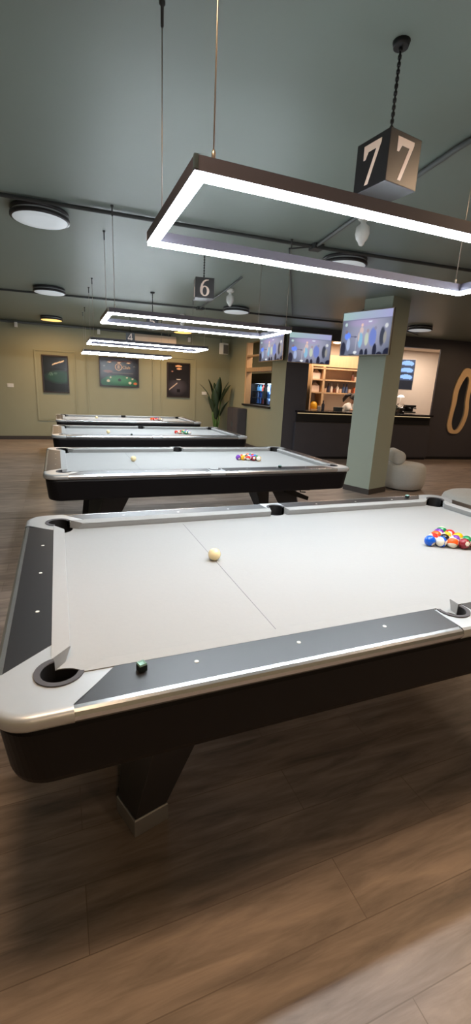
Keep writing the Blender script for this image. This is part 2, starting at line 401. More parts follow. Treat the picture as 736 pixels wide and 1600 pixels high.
def pocket(t, cx, cy, ri, ro, adeg, half, rc):
    b = MB(); n = 26
    A = [math.radians(adeg-half+2*half*i/n) for i in range(n+1)]
    ring = lambda r, z: [(cx+r*math.cos(a), cy+r*math.sin(a), ZS+z) for a in A]
    b.loops([ring(ro, .036), ring(ro, .0435), ring(ri+.002, .0435), ring(ri, .041)], False, False, closed=False, mi=0, smooth=False)
    b.loops([ring(ri, .041), ring(ri, -.03)], False, False, closed=False, mi=1, smooth=False)
    prof = [(.012, -.13), (rc*.7, -.125), (rc*.92, -.1), (rc*.985, -.03), (rc*.985, -.002)]
    rings = [[(cx+r*math.cos(2*PI*j/28), cy+r*math.sin(2*PI*j/28), ZS+z) for j in range(28)] for r, z in prof]
    b.loops(rings, True, False, mi=1, smooth=True)
    b.build('pocket', [M['liner'], M['pocket']], t)

table = make_table()
OFF = [(0, 0), (.05, 2.78), (.085, 5.57), (.134, 8.235)]
TN = ['nearest pool table', 'second pool table', 'third pool table', 'farthest pool table']
tl = ['nearest grey-cloth pool table, its white line and cue ball in the foreground',
      'second grey-cloth pool table, below the lamp and cube numbered 6',
      'third grey-cloth pool table, low strip visible behind the second one',
      'farthest grey-cloth pool table, closest to the wall of posters']
for i, (ox, oy) in enumerate(OFF):
    o = table if i == 0 else copy_tree(table)
    o.location = (HX+ox, HY+oy, 0); o['label'] = tl[i]

# ================================================================== BALLS
BR = .0286
BC = dict(yellow=(244, 176, 24), blue=(20, 92, 206), red=(222, 44, 34), purple=(112, 52, 160), orange=(244, 92, 30), green=(24, 132, 74), maroon=(138, 34, 46), black=(26, 24, 26))
ivory = paint('ivory_ball', (240, 234, 214), .12); cue_m = paint('cue_ball_ivory', (246, 226, 176), .12)
BMAT = {k: paint('ball_'+k, v, .1) for k, v in BC.items()}
def ball_mesh(colour, stripe):
    b = MB(); nu, nv = 40, 30
    for i in range(nv):
        for j in range(nu):
            th = [PI*i/nv, PI*(i+1)/nv]; ph = [2*PI*j/nu, 2*PI*(j+1)/nu]
            pt = lambda a, p: (BR*math.sin(a)*math.cos(p), BR*math.sin(a)*math.sin(p), BR*math.cos(a))
            vs = [pt(th[0], ph[0]), pt(th[1], ph[0]), pt(th[1], ph[1]), pt(th[0], ph[1])]
            c = Vector((sum(v[0] for v in vs), sum(v[1] for v in vs), sum(v[2] for v in vs))).normalized()
            mi = 0
            if stripe and abs(c.z) > .52: mi = 1
            if abs(c.x) > .9: mi = 1
            b.add(vs, [(0, 1, 2, 3)], mi, True)
    return b
cache = {}
def put_ball(colour, stripe, p, rot, label, group):
    k = (colour, stripe)
    if k not in cache:
        o = ball_mesh(colour, stripe).build('pool_ball', [BMAT[colour], ivory]); cache[k] = o
    else:
        o = cache[k].copy(); COL.objects.link(o)
    o.location = p; o.rotation_euler = rot
    tag(o, label, 'pool ball', group)
RACK = {(0,0):('blue',0),(1,0):('blue',1),(2,0):('orange',1),(3,0):('maroon',0),(4,0):('maroon',1),(1,1):('red',1),(2,1):('black',0),(2,2):('orange',0),
        (3,1):('purple',1),(3,2):('yellow',1),(3,3):('purple',0),(4,1):('green',0),(4,2):('yellow',0),(4,3):('red',0),(4,4):('green',1)}
R2 = dict(RACK); R2[(0,0)] = ('purple',0); R2[(1,0)] = ('yellow',0); R2[(2,0)] = ('red',1); R2[(3,0)] = ('maroon',0); R2[(4,0)] = ('yellow',1); R2[(4,2)] = ('blue',0); R2[(3,2)] = ('blue',1); R2[(3,3)] = ('orange',0); R2[(2,2)] = ('orange',1)
R3 = dict(RACK); R3[(0,0)] = ('red',0); R3[(1,0)] = ('orange',1); R3[(2,0)] = ('green',1); R3[(3,0)] = ('green',0); R3[(4,0)] = ('purple',1); R3[(4,1)] = ('blue',0); R3[(3,1)] = ('blue',1); R3[(4,3)] = ('orange',0); R3[(4,4)] = ('purple',0); R3[(3,3)] = ('yellow',0); R3[(4,2)] = ('maroon',1); R3[(2,2)] = ('maroon',0); R3[(3,2)] = ('yellow',1); R3[(1,1)] = ('red',1)
R4 = dict(RACK); R4[(0,0)] = ('orange',0); R4[(1,0)] = ('red',0); R4[(2,0)] = ('red',1); R4[(2,2)] = ('blue',0); R4[(4,3)] = ('blue',1); R4[(1,1)] = ('orange',1)
APEX = [(1.812, .58), (1.84, 3.42), (1.80, 6.10), (1.93, 8.87)]
AX = {(1,0): (-1.12, -.30, .2), (2,0): (-.43, -.38, -.66), (4,4): (-.43, -.38, -.66), (3,2): (.9, -.38, .1), (1,1): (.93, -.38, -.1), (3,1): (.9, -.38, .1), (4,0): (-.6, -.8, .2)}
SPOT = {(0,0): (.13, -.61, -.33), (3,0): (-.12, -.69, .2), (2,2): (.5, .8, .2), (3,3): (.5, .8, -.3)}
def ball_rot(k):
    if k in AX: return Vector(AX[k]).to_track_quat('Z', 'Y').to_euler()
    if k in SPOT: return Vector(SPOT[k]).to_track_quat('X', 'Z').to_euler()
    return (random.uniform(-.6, .6), random.uniform(-.6, .6), random.uniform(-3, 3))
for ti, rk in enumerate((RACK, R2, R3, R4)):
    for (r, i), (c, s) in rk.items():
        p = (APEX[ti][0]+r*.0497, APEX[ti][1]+(i-r/2)*.0574, ZS+BR)
        rot = ball_rot((r, i))
        side = 'at the tip of the rack' if r == 0 else ('along the near edge of the rack' if i == 0 else ('along the far edge of the rack' if i == r else 'inside the rack'))
        put_ball(c, s, p, rot, f"{c} {'striped' if s else 'solid'} pool ball {side} on the {TN[ti]}", 'racked balls on the '+TN[ti])
CUE = [(.632, .682), (.691, 3.427), (.709, 6.055), (.772, 9.05)]
b = MB().ball(BR, nu=32, nv=20); cue0 = b.build('cue_ball', cue_m)
for i, (x, y) in enumerate(CUE):
    o = cue0 if i == 0 else cue0.copy()
    if i: COL.objects.link(o)
    o.location = (x, y, ZS+BR); tag(o, 'ivory cue ball alone on the cloth of the '+TN[i], 'cue ball', 'cue balls')
# chalk
def chalk(p, rz, label):
    r = root('chalk_cube', p, label, 'chalk', 'chalk cubes on the rails', rz)
    MB().box(-.011, .011, -.011, .011, 0, .017).build('wrapper', M['chalk_wrap'], r, bevel=.001)
    MB().loops([[(x*.0105, y*.0105, .017) for x, y in ((-1,-1),(1,-1),(1,1),(-1,1))], [(x*.0095, y*.0095, .022) for x, y in ((-1,-1),(1,-1),(1,1),(-1,1))], [(x*.006, y*.006, .019) for x, y in ((-1,-1),(1,-1),(1,1),(-1,1))]]).build('chalk_tip', M['chalk'], r)
chalk((.17, -.088, ZS+.042), .3, 'dark chalk cube on the near rail of the nearest table')
chalk((2.37, 1.373, ZS+.042), .1, 'pale-topped chalk cube on the far rail of the nearest table')
chalk((1.985, 2.69, ZS+.042), .5, 'small dark chalk cube on the near rail of the second table')
chalk((.98, 5.475, ZS+.042), .2, 'tiny dark chalk cube on the near rail of the third table')

# ================================================================== LAMPS
def make_lamp():
    A, Bh, z0 = .878, .357, 2.092
    t = root('pendant_lamp', (0, 0, 0), '', 'pendant lamp', 'rectangular table lamps')
    def frame(a, bh, w, za, zb):
        m = MB()
        for ring in range(4):
            pass
        o = [(-a, -bh), (a, -bh), (a, bh), (-a, bh)]; i = [(-a+w, -bh+w), (a-w, -bh+w), (a-w, bh-w), (-a+w, bh-w)]
        m.loops([[(*p, za) for p in i], [(*p, za) for p in o], [(*p, zb) for p in o], [(*p, zb) for p in i], [(*p, za) for p in i]], False, False)
        return m
    frame(A, Bh, .040, z0+.008, z0+.046).build('lamp_frame', M['lamp_metal'], t)
    frame(A-.003, Bh-.003, .034, z0-.004, z0+.010).build('diffuser', M['led'], t)
    for x in (-A, A):
        for y in (-Bh, Bh):
            MB().box(x-.004*(1 if x > 0 else -1)-.006, x-.004*(1 if x > 0 else -1)+.006, y-.004*(1 if y > 0 else -1)-.006, y-.004*(1 if y > 0 else -1)+.006, z0+.012, z0+.047).build('corner_joint', M['chrome'], t)
    for x in (-.818, .82):
        for y in (-Bh+.02, Bh-.02):
            c = MB(); c.tube([(x, y, z0+.046), (x, y, CEIL)], .0024, 8); c.lathe([(.006, z0+.046), (.006, z0+.068), (.003, z0+.074)], 10, (x, y, 0))
            c.lathe([(.004, CEIL-.08), (.006, CEIL-.075), (.006, CEIL-.015), (.012, CEIL-.01), (.012, CEIL)], 12, (x, y, 0), mi=1)
            c.build('suspension_cable', [M['cable'], M['dark_conduit']], t)
    return t
lamp = make_lamp()
ll = ['nearest bright rectangular LED pendant lamp, below the cube numbered 7', 'second rectangular LED pendant lamp, in front of the cube numbered 6 table row',
      'third rectangular LED pendant lamp, behind the lamp of table 6', 'farthest and smallest-looking LED pendant lamp, just above the posters']
for i, (ox, oy) in enumerate(OFF):
    o = lamp if i == 0 else copy_tree(lamp)
    o.location = (HX+ox, HY+oy, 0); o['label'] = ll[i]

# number cubes
def glyph(d):
    """list of convex-or-simple polygons in a unit box"""
    if d == '7':
        return [[(.04, .98), (.96, .98), (.96, .90), (.42, 0), (.24, 0), (.72, .80), (.30, .80), (.16, .64), (.06, .64)]]
    if d == '6':
        out = []; n = 28
        o = lambda t: (.5+.44*math.cos(t), .31+.31*math.sin(t)); i = lambda t: (.5+.20*math.cos(t), .31+.25*math.sin(t))
        for k in range(n):
            a, c = 2*PI*k/n, 2*PI*(k+1)/n; out.append([o(a), o(c), i(c), i(a)])
        L = [(.06, .31), (.07, .5), (.16, .72), (.34, .90), (.58, .99), (.86, 1.0)]; Rr = [(.30, .31), (.30, .5), (.34, .68), (.46, .83), (.64, .92), (.86, .955)]
        out += [[L[k], Rr[k], Rr[k+1], L[k+1]] for k in range(5)]
        return out
    if d == '4':
        return [[(.58, 0), (.80, 0), (.80, 1), (.58, 1)], [(.0, .22), (.98, .22), (.98, .36), (.0, .36)], [(.0, .36), (.16, .36), (.62, .86), (.62, 1.0)]]
    out = [[(.14, .98), (.90, .98), (.84, .82), (.14, .82)], [(.14, .98), (.30, .98), (.26, .56), (.10, .52)]]
    n = 18; o = lambda t: (.46+.46*math.cos(t), .32+.32*math.sin(t)); i = lambda t: (.42+.24*math.cos(t), .32+.22*math.sin(t))
    for k in range(n):
        a, c = -2.6+4.75*k/n, -2.6+4.75*(k+1)/n; out.append([o(a), o(c), i(c), i(a)])
    return out
def number_cube(d, p, rz, label):
    s = .092
    t = root('number_cube', p, label, 'hanging number sign', 'hanging table-number cubes', rz)
    MB().box(-s, s, -s, s, -s, s).build('cube_body', M['gloss_black'], t, bevel=.003)
    for k in range(4):
        b = MB(); w, h = (.104, .150)
        for poly in glyph(d):
            vs0 = [((x-.5)*w, -s-.0018, (y-.5)*h) for x, y in poly]; vs1 = [((x-.5)*w, -s+.001, (y-.5)*h) for x, y in poly]
            b.loops([vs0, vs1])
        b.build('numeral', M['numeral'], t, rz=k*PI/2, weld=False)
    c = MB(); z = s
    c.tube([(0, 0, s), (0, 0, CEIL-p[2])], .004, 8)
    while z < CEIL-p[2]-.02:
        c.tube([(0, 0, z), (0, 0, z+.012)], .0075, 8); z += .024
    c.lathe([(.012, s-.001), (.012, s+.012)], 12); c.lathe([(.03, CEIL-p[2]-.02), (.035, CEIL-p[2])], 16)
    c.build('hanging_chain', M['black'], t)
for d, (ox, oy) in zip('7654', OFF):
    number_cube(d, (1.376+ox, .748+oy, 2.463), math.radians({'7': 8.2, '6': -11, '5': -12, '4': -8}[d]), {'7': 'black hanging cube with a cream 7 above the nearest table', '6': 'small black hanging cube with a cream 6', '5': 'small black hanging cube with a 5, half hidden by lamp bars', '4': 'tiny black hanging cube with a 4 near the wall air unit'}[d])

# ceiling discs
def disc(x, y, m, label, group):
    t = root('ceiling_light', (x, y, CEIL), label, 'ceiling light', group)
    MB().lathe([(.20, 0), (.225, -.004), (.232, -.012), (.232, -.026), (.222, -.032)], 40).build('base_ring', M['disc_ring'], t)
    MB().lathe([(.222, -.03), (.222, -.045)], 40).build('spacer_band', M['disc_gap'], t)
    MB().lathe([(.222, -.044), (.236, -.048), (.238, -.068), (.232, -.076), (.218, -.076)], 40).build('trim_ring', M['disc_ring'], t)
    MB().lathe([(.219, -.073), (.216, -.079), (.12, -.083), (.001, -.084)], 40, cap0=True).build('light_diffuser', m, t)
    if m is M['disc_warm']:
        a = area_lamp('warm_bulb', (0, 0, -.10), .4, 34, (1., .62, .30)); a.data.shape = 'DISK'; a.parent = t
G = 'round flush ceiling lights'
disc(-.043, 3.5, M['disc'], 'large white round ceiling light nearest, over the left aisle', G)
disc(-.016, 6.95, M['disc'], 'white round ceiling light in the left aisle, in front of the warm one', G)
disc(-.02, 10.42, M['disc_warm'], 'warm glowing round ceiling light close to the left poster', G)
disc(2.90, 3.32, M['disc'], 'white round ceiling light seen between the bars of the nearest lamp', G)
disc(3.02, 6.75, M['disc'], 'white round ceiling light right of the cube numbered 6', G)
disc(3.03, 10.45, M['disc_warm'], 'warm glowing round ceiling light half behind the second lamp bar', G)
disc(6.85, 6.4, M['disc'], 'white round ceiling light right of the pillar television', G)
for x, y, l in ((-.04, -.2, 'warm round ceiling light over the left aisle beside the camera'), (2.62, -.05, 'warm round ceiling light behind the nearest table'), (-.04, -3.6, 'warm round ceiling light at the rear left'),
                (2.9, -3.6, 'warm round ceiling light at the rear middle'), (6.2, -.2, 'warm round ceiling light at the right side'), (6.5, 3.2, 'warm round ceiling light over the lounge chairs'), (9.6, 5.9, 'warm round ceiling light before the dark mirror wall')):
    disc(x, y, M['disc_warm_near'], l, G)

# conduits, cameras, sensors
def conduit(pts, r, m, label):
    o = MB().tube(pts, r, 8).build('conduit', m); tag(o, label, 'conduit', 'conduits on the ceiling'); return o
cz = CEIL-.022
conduit([(-4.4, 3.42, cz), (.9, 3.17, cz), (2.42, 3.09, cz), (4.4, 2.92, cz), (7.5, 2.7, cz)], .016, M['dark_conduit'], 'dark conduit crossing the whole ceiling above the nearest lamp')
conduit([(-4.4, 7.75, cz), (-.7, 7.45, cz), (2.4, 7.1, cz), (6.0, 6.75, cz)], .016, M['dark_conduit'], 'dark conduit crossing the ceiling behind the cube numbered 6')
conduit([(-4.4, 11.62, CEIL-.05), (3.0, 11.62, CEIL-.05)], .03, M['grey'], 'grey conduit along the top of the back wall')
conduit([(2.40, 3.07, cz), (2.3, 2.35, cz), (2.17, 1.2, cz), (2.15, .4, cz)], .016, M['grey'], 'grey conduit running from the ceiling junction past the cube numbered 7')
conduit([(2.45, 7.08, cz), (2.35, 5.55, cz), (2.25, 4.6, cz)], .012, M['grey'], 'grey conduit leading to the camera beside the cube numbered 6')
conduit([(2.37, 3.16, CEIL-.012), (2.23, 3.3, CEIL-.012), (4.2, 6.86, CEIL-.012)], .007, M['dark_conduit'], 'thin dark cable running away across the ceiling')
conduit([(7.6, 7.25, CEIL-.03), (4.9, 5.8, CEIL-.03), (4.6, 5.0, CEIL-.03)], .012, M['dark_conduit'], 'dark cable from the pillar television to the bar header')
for x, y, l in ((2.415, 3.09, 'small dark junction box where the conduits meet above the nearest lamp'), (2.46, 7.1, 'small dark junction box on the second ceiling conduit')):
    o = MB().box(-.055, .055, -.055, .055, -.05, 0).build('junction_box', M['dark_conduit'], loc=(x, y, CEIL), bevel=.006); tag(o, l, 'junction box', 'ceiling junction boxes')
def camera_spot(x, y, label):
    t = root('security_camera', (x, y, CEIL), label, 'camera', 'ceiling cameras')
    MB().lathe([(.05, 0), (.055, -.03), (.04, -.05)], 20).build('mount', M['white'], t)
    MB().lathe([(.022, -.045), (.022, -.075), (.052, -.10), (.056, -.15), (.045, -.185), (.028, -.205), (.02, -.225), (.01, -.232)], 20).build('camera_body', M['white'], t)
camera_spot(2.33, 2.24, 'white ceiling camera under the cube numbered 7, behind the lamp bar')
camera_spot(2.40, 5.40, 'white ceiling camera just right of the cube numbered 6')
camera_spot(2.40, 8.1, 'white ceiling camera farthest, above the third lamp')
def sensor(x, label):
    t = root('motion_sensor', (x, 11.55, CEIL-.05), label, 'sensor', 'small white wall sensors')
    MB().box(-.02, .02, -.01, .15, -.02, .0).build('bracket', M['grey'], t)
    MB().box(-.035, .035, -.05, .02, -.13, -.015).build('sensor_body', M['white'], t, bevel=.008)
sensor(-.83, 'small white sensor under the wall conduit at the far left')
sensor(1.09, 'small white sensor under the wall conduit by the second lamp corner')
sensor(3.5, 'small white sensor right of the air unit')
t = root('wall_speaker', (4.5, 11.45, 2.62), 'grey box loudspeaker high in the corner of the back wall', 'speaker', rz=.35)
MB().box(-.10, .10, -.09, .09, -.16, .14).build('speaker_body', M['white'], t, bevel=.012)
MB().box(-.085, .085, -.095, -.088, -.145, .09).build('speaker_grille', mat('speaker_grille', (120, 116, 110), .7, noise=.2, nscale=90), t)
MB().tube([(0, .08, .1), (0, .14, .2), (0, .14, .27)], .015, 8).build('wall_bracket', M['grey'], t)
t = root('air_conditioner', (2.57, 11.7, 2.70), 'long cream wall air unit above the middle poster', 'air conditioner')
MB().loops([[(-.56, y, z) for y, z in ((0, .12), (-.16, .12), (-.21, .05), (-.2, -.07), (-.13, -.12), (0, -.12))], [(.56, y, z) for y, z in ((0, .12), (-.16, .12), (-.21, .05), (-.2, -.07), (-.13, -.12), (0, -.12))]]).build('unit_shell', M['ac'], t, bevel=.01)
MB().hexa([(-.5, -.205, -.085), (.5, -.205, -.085), (.5, -.125, -.135), (-.5, -.125, -.135)], [(-.5, -.2, -.07), (.5, -.2, -.07), (.5, -.12, -.12), (-.5, -.12, -.12)]).build('air_flap', M['white'], t)
for x, z, l in ((-1.08, 1.352, 'white double switch plate left of the left poster'), (4.03, 1.358, 'white double switch plate between the right poster and the plant')):
    t = root('switch_plate', (x, 11.7, z), l, 'light switch', 'white switch plates')
    MB().box(-.075, .075, -.012, 0, -.045, .045).build('plate', M['white'], t, bevel=.004)
    for dx in (-.036, .036): MB().box(dx-.026, dx+.026, -.018, -.011, -.028, .028).build('rocker', M['white'], t, bevel=.003)

# ================================================================== POSTERS
def ell(u, v, cx, cy, rx, ry): return ((u-cx)/rx)**2+((v-cy)/ry)**2
def mixc(a, b, k): k = max(0, min(1, k)); return tuple(x+(y-x)*k for x, y in zip(a, b))
def poster_left(u, v):
    c = (22, 26, 26)
    k = 1-ell(u, v, .72, .42, .75, .22); c = mixc(c, (36, 72, 58), k*1.6)
    if ell(u, v, .3, .5, .1, .05) < 1: c = mixc(c, (140, 170, 150), .5*(math.sin(u*90)*math.sin(v*70) > -.1))
    if ell(u, v, .5, .52, .08, .035) < 1: c = mixc(c, (120, 150, 130), .4)
    for cx, cy in ((.46, .79), (.62, .83), (.80, .87)):
        if abs(u-cx) < .085 and abs(v-cy-(u-cx)*.3) < .018: c = (250, 222, 190)
    return c
def poster_mid(u, v):
    c = (34, 30, 34)
    if ell(u, v, .5, .12, .5, .27) < 1: c = mixc((30, 92, 62), (72, 140, 96), 1-ell(u, v, .55, .22, .45, .2))
    if ell(u, v, .2, .52, .12, .05) < 1: c = (120, 74, 62)
    if abs(v-.475) < .008 and .3 < u < .88: c = (150, 130, 110)
    for cx in (.24, .5, .75):
        if ell(u, v, cx, .86, .06, .018) < 1: c = (252, 214, 170)
    if v > .9 and .2 < u < .85 and v < .925: c = (130, 60, 40)
    for cx, cy, r in ((.2, .17, .05), (.26, .3, .03), (.5, .22, .055), (.78, .12, .05), (.7, .31, .028), (.85, .27, .028)):
        e = ell(u, v, cx, cy, r*.8, r)
        if e < 1: c = (226, 216, 190) if cx != .5 else (34, 34, 34)
    for cx, cy, r in ((.93, .1, .05), (.1, .72, .025), (.9, .74, .025)):
        if ell(u, v, cx, cy, r, r*.9) < 1: c = (214, 120, 70) if r > .03 else (130, 120, 110)
    return c
def poster_right(u, v):
    c = mixc((46, 44, 50), (32, 30, 36), abs(v-.25)*2)
    if v < .5 and abs(u-.5) < .5: c = mixc(c, (78, 74, 84), 1-ell(u, v, .45, .3, .5, .3))
    if ell(u, v, .5, .93, .16, .03) < 1 or (ell(u, v, .52, .85, .12, .025) < 1): c = (244, 190, 150)
    if ell(u, v, .2, .76, .05, .018) < 1: c = (190, 140, 130)
    if ell(u, v, .5, .525, .11, .014) < 1: c = (230, 220, 214)
    if 0.06 < u < .44 and abs(v-.2-(u-.06)*.55) < .02: c = (206, 184, 170)
    if abs(u-.5) < .07 and abs(v-.17) < .05: c = (30, 28, 34)
    return c
def poster(x0, x1, z0, z1, fn, label):
    t = root('wall_poster', ((x0+x1)/2, 11.676, (z0+z1)/2), label, 'poster', 'framed billiards posters')
    w, h = x1-x0, z1-z0; f = .032; b = MB()
    b.box(-w/2, w/2, -.02, .0, -h/2, -h/2+f); b.box(-w/2, w/2, -.02, .0, h/2-f, h/2); b.box(-w/2, -w/2+f, -.02, .0, -h/2+f, h/2-f); b.box(w/2-f, w/2, -.02, .0, -h/2+f, h/2-f)
    b.build('frame', M['poster_frame'], t)
    MB().box(-w/2+.01, w/2-.01, -.006, .02, -h/2+.01, h/2-.01).build('backing', M['black'], t)
    build_picture(w-2*f, h-2*f, 60, 70, fn, 'print', M['picture'], t, (0, -.0075, 0))
    return t
poster(-.32, .31, 1.215, 2.14, poster_left, 'left dark poster of a green pool table in a light beam')
pm = poster(1.08, 2.13, 1.43, 2.19, poster_mid, 'wide middle poster with a round 8 logo and Club lettering')
poster(2.91, 3.58, 1.215, 2.16, poster_right, 'right dark poster of a lone cue under lamps')
# lettering of the middle poster: a ringed 8 and "Club"
lm_ = mat('poster_lettering', (236, 190, 140), .4, noise=.02)
def text_mesh(s, size, name, parent, loc, m):
    cu = bpy.data.curves.new('lettering', 'FONT'); cu.body = s; cu.size = size; cu.extrude = .0008; cu.align_x = 'CENTER'; cu.align_y = 'CENTER'
    o = bpy.data.objects.new('lettering', cu); COL.objects.link(o)
    bpy.context.view_layer.update()
    dg = bpy.context.evaluated_depsgraph_get(); me = bpy.data.meshes.new_from_object(o.evaluated_get(dg)); bpy.data.objects.remove(o)
    me.materials.clear(); me.materials.append(m)
    n = bpy.data.objects.new(name, me); COL.objects.link(n); n.parent = parent; n.location = loc; n.rotation_euler = (PI/2, 0, 0); return n
b = MB()
for k in range(32):
    a, c = 2*PI*k/32, 2*PI*(k+1)/32
    b.loops([[(r*math.cos(x), y, r*math.sin(x)) for r, x in ((.092, a), (.092, c), (.075, c), (.075, a))] for y in (0, .001)])
b.build('logo_ring', lm_, pm, loc=(-.02, -.0105, .135))
text_mesh('8', .13, 'lettering', pm, (-.02, -.0095, .135), lm_)
text_mesh('Club', .11, 'lettering', pm, (.185, -.0095, .13), lm_)

# ================================================================== PLANT + CABINET BY SIDE WALL
t = root('potted_plant', (4.28, 11.3, 0), 'tall leafy banana plant in a dark pot in the wall corner', 'plant')
MB().lathe([(.13, 0), (.15, .02), (.18, .34), (.19, .36), (.17, .36), (.165, .31)], 24).build('pot', M['pot'], t)
MB().lathe([(.166, .30), (.12, .325), (.001, .33)], 24).build('soil', M['soil'], t)
def leaf(a, tilt, z0, z1, ln, w):
    d = Vector((math.cos(a), math.sin(a), 0)); base = Vector((0, 0, .3))+d*.03
    knee = Vector((0, 0, z0))+d*(.05+tilt*.25)
    MB().tube([base, (base+knee)/2+d*.01, knee], [.017, .014, .009], 8).build('stalk', M['stem'], t)
    b = MB(); n = 9; side = Vector((-d.y, d.x, 0)); R0 = []; L0 = []; C0 = []
    for i in range(n+1):
        s = i/n; p = knee+d*(tilt*ln*(s+.5*s*s))+Vector((0, 0, ln*s*(1-.35*s*tilt)))
        ww = w*(math.sin(PI*min(1, s*.93+.06))**.75)
        C0.append(p); L0.append(p+side*ww+d*-.02*ww/w); R0.append(p-side*ww+d*-.02*ww/w)
    vs = L0+C0+R0; f = []
    for i in range(n):
        f += [(i, i+1, n+1+i+1, n+1+i), (n+1+i, n+1+i+1, 2*n+2+i+1, 2*n+2+i)]
    b.add(vs, f, 0, True)
    o = b.build('leaf', M['leaf'], t); md = o.modifiers.new('s', 'SOLIDIFY'); md.thickness = .004
for a, tl_, z0, ln, w in ((2.9, .42, 1.15, .55, .07), (2.5, .2, 1.25, .55, .075), (-1.4, .08, 1.1, .75, .085), (-.5, .25, 1.15, .62, .075), (.2, .38, 1.15, .55, .07), (3.6, .3, .85, .5, .065), (-.8, .35, .75, .5, .065), (-2.3, .12, .85, .7, .085), (1.6, .15, 1.1, .6, .07), (-1.9, .3, .65, .45, .06)):
    leaf(a, tl_, z0, 0, ln, w*1.35)
t = root('storage_cabinet', (4.66, 10.62, 0), 'low dark cabinet against the side wall beside the plant', 'cabinet')
MB().box(-.12, .12, -.40, .40, .05, 1.02).build('carcass', M['dark_wall'], t, bevel=.006)
MB().box(-.10, .11, -.38, .38, 0, .05).build('plinth', M['black'], t)
for s in (-1, 1):
    d = MB().box(-.135, -.12, s*.198-.19, s*.198+.19, .07, 1.0).build('door', M['dark_wall'], t, bevel=.004)
    MB().box(-.15, -.134, s*.03-.006, s*.03+.006, .5, .64).build('handle', M['grey'], d)

# ================================================================== TELEVISIONS
def concert(u, v):
    c = mixc((92, 98, 116), (150, 150, 172), 1-((u-.55)**2*3+(v-.6)**2*2))
    if v > .83: c = mixc((146, 172, 170), (150, 150, 190), u)
    elif v > .80: c = (104, 106, 130)
    k = 1-ell(u, v, .42, .75, .35, .12); c = mixc(c, (168, 140, 190), k*.45)
    for cx, cy, rx, ry, col in ((.08, .72, .035, .05, (170, 190, 190)), (.1, .5, .02, .03, (190, 200, 200)), (.58, .76, .05, .02, (200, 206, 220))):
        c = mixc(c, col, (1-ell(u, v, cx, cy, rx, ry))*1.6)
    for cx, cy, rx, ry, col in ((.13, .45, .075, .10, (96, 128, 226)), (.16, .25, .045, .17, (150, 164, 196)), (.10, .55, .03, .045, (120, 104, 110)),
                                (.42, .56, .045, .10, (196, 172, 168)), (.425, .69, .026, .045, (214, 180, 168)), (.41, .34, .05, .2, (124, 170, 198)), (.37, .42, .02, .12, (190, 170, 164)),
                                (.535, .36, .045, .17, (176, 184, 168)), (.55, .55, .028, .045, (150, 134, 140)), (.66, .40, .08, .24, (104, 120, 184)), (.70, .60, .03, .05, (130, 128, 150)),
                                (.845, .40, .055, .24, (54, 58, 72)), (.90, .38, .035, .16, (140, 138, 134)), (.91, .64, .038, .06, (190, 192, 196)), (.32, .06, .045, .04, (206, 210, 214))):
        c = mixc(c, col, (1-ell(u, v, cx, cy, rx, ry))*2.2)
    if abs(u-.325) < .007 and v < .46: c = mixc(c, (206, 206, 212), .6)
    if abs(v-.44+.15*(u-.2)) < .012 and .2 < u < .33: c = mixc(c, (60, 60, 84), .7)
    for cx, cy, rx, ry in ((.05, .14, .06, .19), (.46, .02, .045, .12), (.555, .02, .035, .13), (.72, .08, .045, .18), (.97, .02, .08, .13), (.82, .0, .06, .06), (.25, -.02, .1, .05)):
        c = mixc(c, (26, 28, 48), (1-ell(u, v, cx, cy, rx, ry))*3)
    return c
def tv(label, w, h, loc, rz, fn=concert, mount=.06, nx=96, ny=60, strength=None):
    t = root('television', loc, label, 'television', 'wall televisions', rz)
    MB().box(-w/2, w/2, 0, .035, -h/2, h/2).build('casing', M['gloss_black'], t, bevel=.004)
    b = MB(); f = .012
    b.box(-w/2, w/2, -.004, .002, -h/2, -h/2+f); b.box(-w/2, w/2, -.004, .002, h/2-f, h/2); b.box(-w/2, -w/2+f, -.004, .002, -h/2+f, h/2-f); b.box(w/2-f, w/2, -.004, .002, -h/2+f, h/2-f)
    b.build('bezel', M['cable'], t)
    build_picture(w-2*f, h-2*f, nx, ny, fn, 'screen', M['screen'], t, (0, -.002, 0))
    MB().box(-w*.2, w*.2, .034, .034+mount, -h*.2, h*.2).build('wall_mount', M['black'], t)
    return t
# on the pillar's left face
n1 = Vector((-math.cos(PTH), -math.sin(PTH), 0)); d1 = Vector((-math.sin(PTH), math.cos(PTH), 0))
c = PC+d1*.335+n1*.096
tv('large television on the pillar showing a stage concert', .86, .63, (c.x, c.y, 2.412), PTH-PI/2)
c = B(.49, -.075)
tv('television on the dark bar corner column facing the room, stage concert on screen', 1.02, .635, (c[0], c[1], 2.465), BTH, mount=.038)
tv('television around the corner on the green hatch wall, seen at a steep angle', 1.28, .62, (4.70, 8.76, 2.5), -PI/2, mount=.062)
def menu(u, v):
    c = (26, 30, 40)
    if v > .3: c = (66, 78, 104)
    for k in range(3):
        cy = .86-.225*k
        if abs(v-cy+.112) < .012: c = (30, 32, 40)
        if ell(u, v, .80, cy, .17, .095) < 1 and v > cy-.06+.1*(.9-u): c = (150, 190, 250)
        if k == 2 and abs(u-.48) < .1 and abs(v-cy) < .1: c = (60, 160, 240)
        if k < 2 and abs(u-.45) < .12 and abs(v-cy) < .08: c = (110, 150, 210)
        if u < .3 and abs(v-cy) < .08: c = (90, 130, 200)
    return c
c = B(3.66, 1.36)
t = tv('bar television with bright blue pictures, half behind the pillar', 1.0, .80, (c[0], c[1], 2.11), BTH-.5, fn=menu, mount=.1)
c2 = MB().tube([(0, .12, 0), (.12, .3, 0), (.1, .5, 0)], .02, 8).build('swing_arm', M['black'], t)

